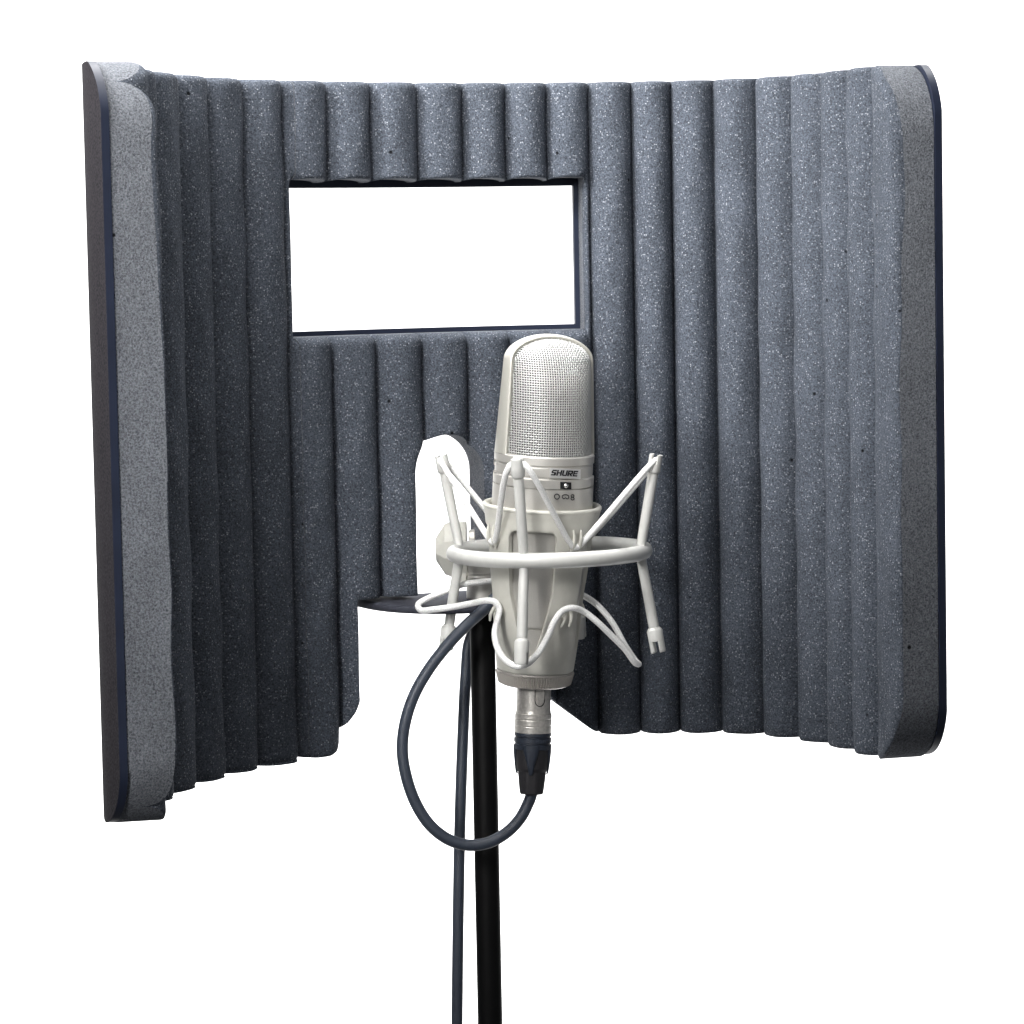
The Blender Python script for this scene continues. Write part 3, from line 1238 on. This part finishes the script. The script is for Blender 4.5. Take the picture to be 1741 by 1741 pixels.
# raised tongues on the bushing
for a0 in (0, PI / 2, PI, 1.5 * PI):
    rows = []
    for y, w, r in ((1266, .50, 32.9), (1276, .45, 32.7), (1288, .33, 31.6), (1300, .22, 30.2), (1311, .15, 28.6), (1315, .08, 27.3)):
        rows.append([XC((r - .0 if abs(t) < .95 else r - 3) * PX, a0 - .08 + w * t, y) for t in (-1, -.9, -.45, 0, .45, .9, 1)])
    mb.grid(rows, False, 0)
boot = mb.build('connector_bushing', ['boot', 'boot2'], cable)
mb = MB()
xl(mb, [(18, 1309), (25.4, 1309), (25.2, 1313), (23.6, 1330), (21.4, 1347), (19.6, 1349.5), (11, 1351)], shape=lambda t, y: 1 - .05 * math.cos(4 * t) ** 2)
mb.build('strain_relief', 'boot2', cable)
# moulded letters round the bushing groove, upside down as on the connector
STR = {'N': [[(0, 0), (0, 1)], [(0, 1), (1, 0)], [(1, 0), (1, 1)]], 'E': [[(1, 0), (0, 0)], [(0, 0), (0, 1)], [(0, 1), (1, 1)], [(0, .5), (.8, .5)]],
       'U': [[(0, 1), (0, .1)], [(0, .1), (.5, 0)], [(.5, 0), (1, .1)], [(1, .1), (1, 1)]], 'T': [[(.5, 0), (.5, 1)], [(0, 1), (1, 1)]],
       'R': [[(0, 0), (0, 1)], [(0, 1), (1, .9)], [(1, .9), (1, .5)], [(1, .5), (0, .45)], [(.4, .45), (1, 0)]], 'I': [[(.5, 0), (.5, 1)]],
       'K': [[(0, 0), (0, 1)], [(0, .45), (1, 1)], [(.2, .55), (1, 0)]]}
mb = MB()
a = 1.15
for ch in 'NEUTRIK':
    for (x0, y0), (x1, y1) in STR[ch]:
        tube(mb, [XC(32.35 * PX, a - x * .14, 1255.2 + y * 4.6) for x, y in ((x0, y0), (x1, y1))], .00013, 5)
    a -= .21
mb.build('moulded_letters', 'cord', boot)

mb = MB()
g = lambda x, y, Y: U(x, y, Y)
cp = [XC(0, 0, 1335), XC(0, 0, 1350), g(897, 1368, 1.700), g(884, 1392, 1.699), g(862, 1415, 1.698), g(832, 1432, 1.697), g(798, 1437, 1.696), g(764, 1428, 1.695), g(733, 1405, 1.694), g(709, 1370, 1.694),
      g(692, 1325, 1.694), g(684, 1276, 1.695), g(689, 1228, 1.696), g(704, 1182, 1.698), g(729, 1138, 1.700), g(760, 1098, 1.703), g(795, 1061, 1.707), g(823, 1036, 1.711), g(846, 1013, 1.716), g(866, 1003, 1.717),
      g(884, 1012, 1.716), g(890, 1035, 1.722), g(884, 1058, 1.740), g(864, 1066, 1.757), g(838, 1066, 1.7625), g(814, 1066, 1.7625), g(799, 1088, 1.762), g(792, 1150, 1.760), g(787, 1250, 1.757),
      g(782, 1400, 1.753), g(779, 1560, 1.750), g(777, 1741, 1.748), g(776, 1950, 1.747)]
tube(mb, catmull(cp, 7), 10.2 * PX, 18)
mb.build('cord', 'cord', cable)

# ------------------------------------------------------------------ backdrop: one white sweep
mb = MB()
rows = []
for y, z in [(3.3, z) for z in (.1, 1., 2., 3.2)]:
    rows.append([(x, y, z) for x in np.linspace(-3.2, 3.2, 9)])
mb.grid(rows)
bdp = mb.build('backdrop', 'backdrop')
bdp['kind'] = 'structure'
bdp['label'] = 'plain bright white studio backdrop'

# ------------------------------------------------------------------ lights


def area(name, loc, target, sx, sy, power, col=(1, 1, 1), spread=PI):
    l = bpy.data.lights.new(name, 'AREA')
    l.shape = 'RECTANGLE'
    l.size, l.size_y, l.energy, l.color = sx, sy, power, col
    l.spread = spread
    o = bpy.data.objects.new(name, l)
    COL.objects.link(o)
    o.location = loc
    o.rotation_euler = (Vector(target) - Vector(loc)).to_track_quat('-Z', 'Y').to_euler()
    return o


# key softboxes hang above and to the left, the narrow-spread lamps are unseen fills added to set the foam tones
area('overhead_softbox', (-.12, 1.56, CZ + .335), (.03, 1.69, CZ - .1), .40, .26, 2.3, (1, .985, .96))
area('left_overhead_softbox', (-.34, 1.55, CZ + .42), (.1, 1.75, CZ), .30, .30, 3.0, (1, .99, .97))
area('top_foam_fill', (-.05, 1.45, CZ + .40), (.05, 1.79, CZ + .06), .30, .20, .30, (1, .99, .97), math.radians(60))  # added to brighten the upper foam
area('left_foam_fill', (-.70, 1.0, CZ + .50), (.12, 1.75, CZ + .04), .25, .25, .85, (1, .99, .97), math.radians(34))
area('front_foam_fill', (-.28, .65, CZ + .28), (.05, 1.75, CZ + .10), .20, .20, .42, (1, .99, .97), math.radians(34))
area('left_end_fill', (-.40, .75, CZ + .16), (-.18, 1.5, CZ - .12), .15, .30, .28, (1, .99, .97), math.radians(22))  # added to brighten the left foam end
area('backdrop_light_upper', (0, 2.35, CZ + 1.35), (0, 3.3, CZ - .1), 1.8, .4, 80)
area('backdrop_light_lower', (0, 2.35, .25), (0, 3.3, CZ - .2), 1.8, .4, 55)

w = bpy.data.worlds.new('World')
SC.world = w
w.use_nodes = True
bg = w.node_tree.nodes['Background']
wn = w.node_tree
wt = wn.nodes.new('ShaderNodeTexCoord')          # a dim studio: pale ceiling, darker floor
wx = wn.nodes.new('ShaderNodeSeparateXYZ')
wr = wn.nodes.new('ShaderNodeValToRGB')
wr.color_ramp.elements[0].position, wr.color_ramp.elements[0].color = .25, (.40, .41, .43, 1)
wr.color_ramp.elements[1].position, wr.color_ramp.elements[1].color = .75, (1., 1., 1., 1)
wm = wn.nodes.new('ShaderNodeMapRange')
wm.inputs['From Min'].default_value = -1
wn.links.new(wt.outputs['Generated'], wx.inputs[0])
wn.links.new(wx.outputs['Z'], wm.inputs['Value'])
wn.links.new(wm.outputs['Result'], wr.inputs['Fac'])
wn.links.new(wr.outputs['Color'], bg.inputs['Color'])
bg.inputs['Strength'].default_value = .235

# ------------------------------------------------------------------ camera and view
cam = bpy.data.cameras.new('camera')
co = bpy.data.objects.new('camera', cam)
COL.objects.link(co)
cam.sensor_width = 36
cam.lens = F / 1741 * 36
cam.clip_start, cam.clip_end = .05, 60
co.matrix_world = Matrix.Translation((0, 0, CZ)) @ Matrix.Rotation(PI / 2 - PITCH, 4, 'X') @ Matrix.Rotation(ROLL, 4, 'Z')
SC.camera = co
SC.view_settings.view_transform = 'Standard'
SC.view_settings.look = 'None'
SC.view_settings.exposure = 0
SC.view_settings.gamma = 1
SC.view_settings.use_curve_mapping = False
SC.render.engine = 'CYCLES'
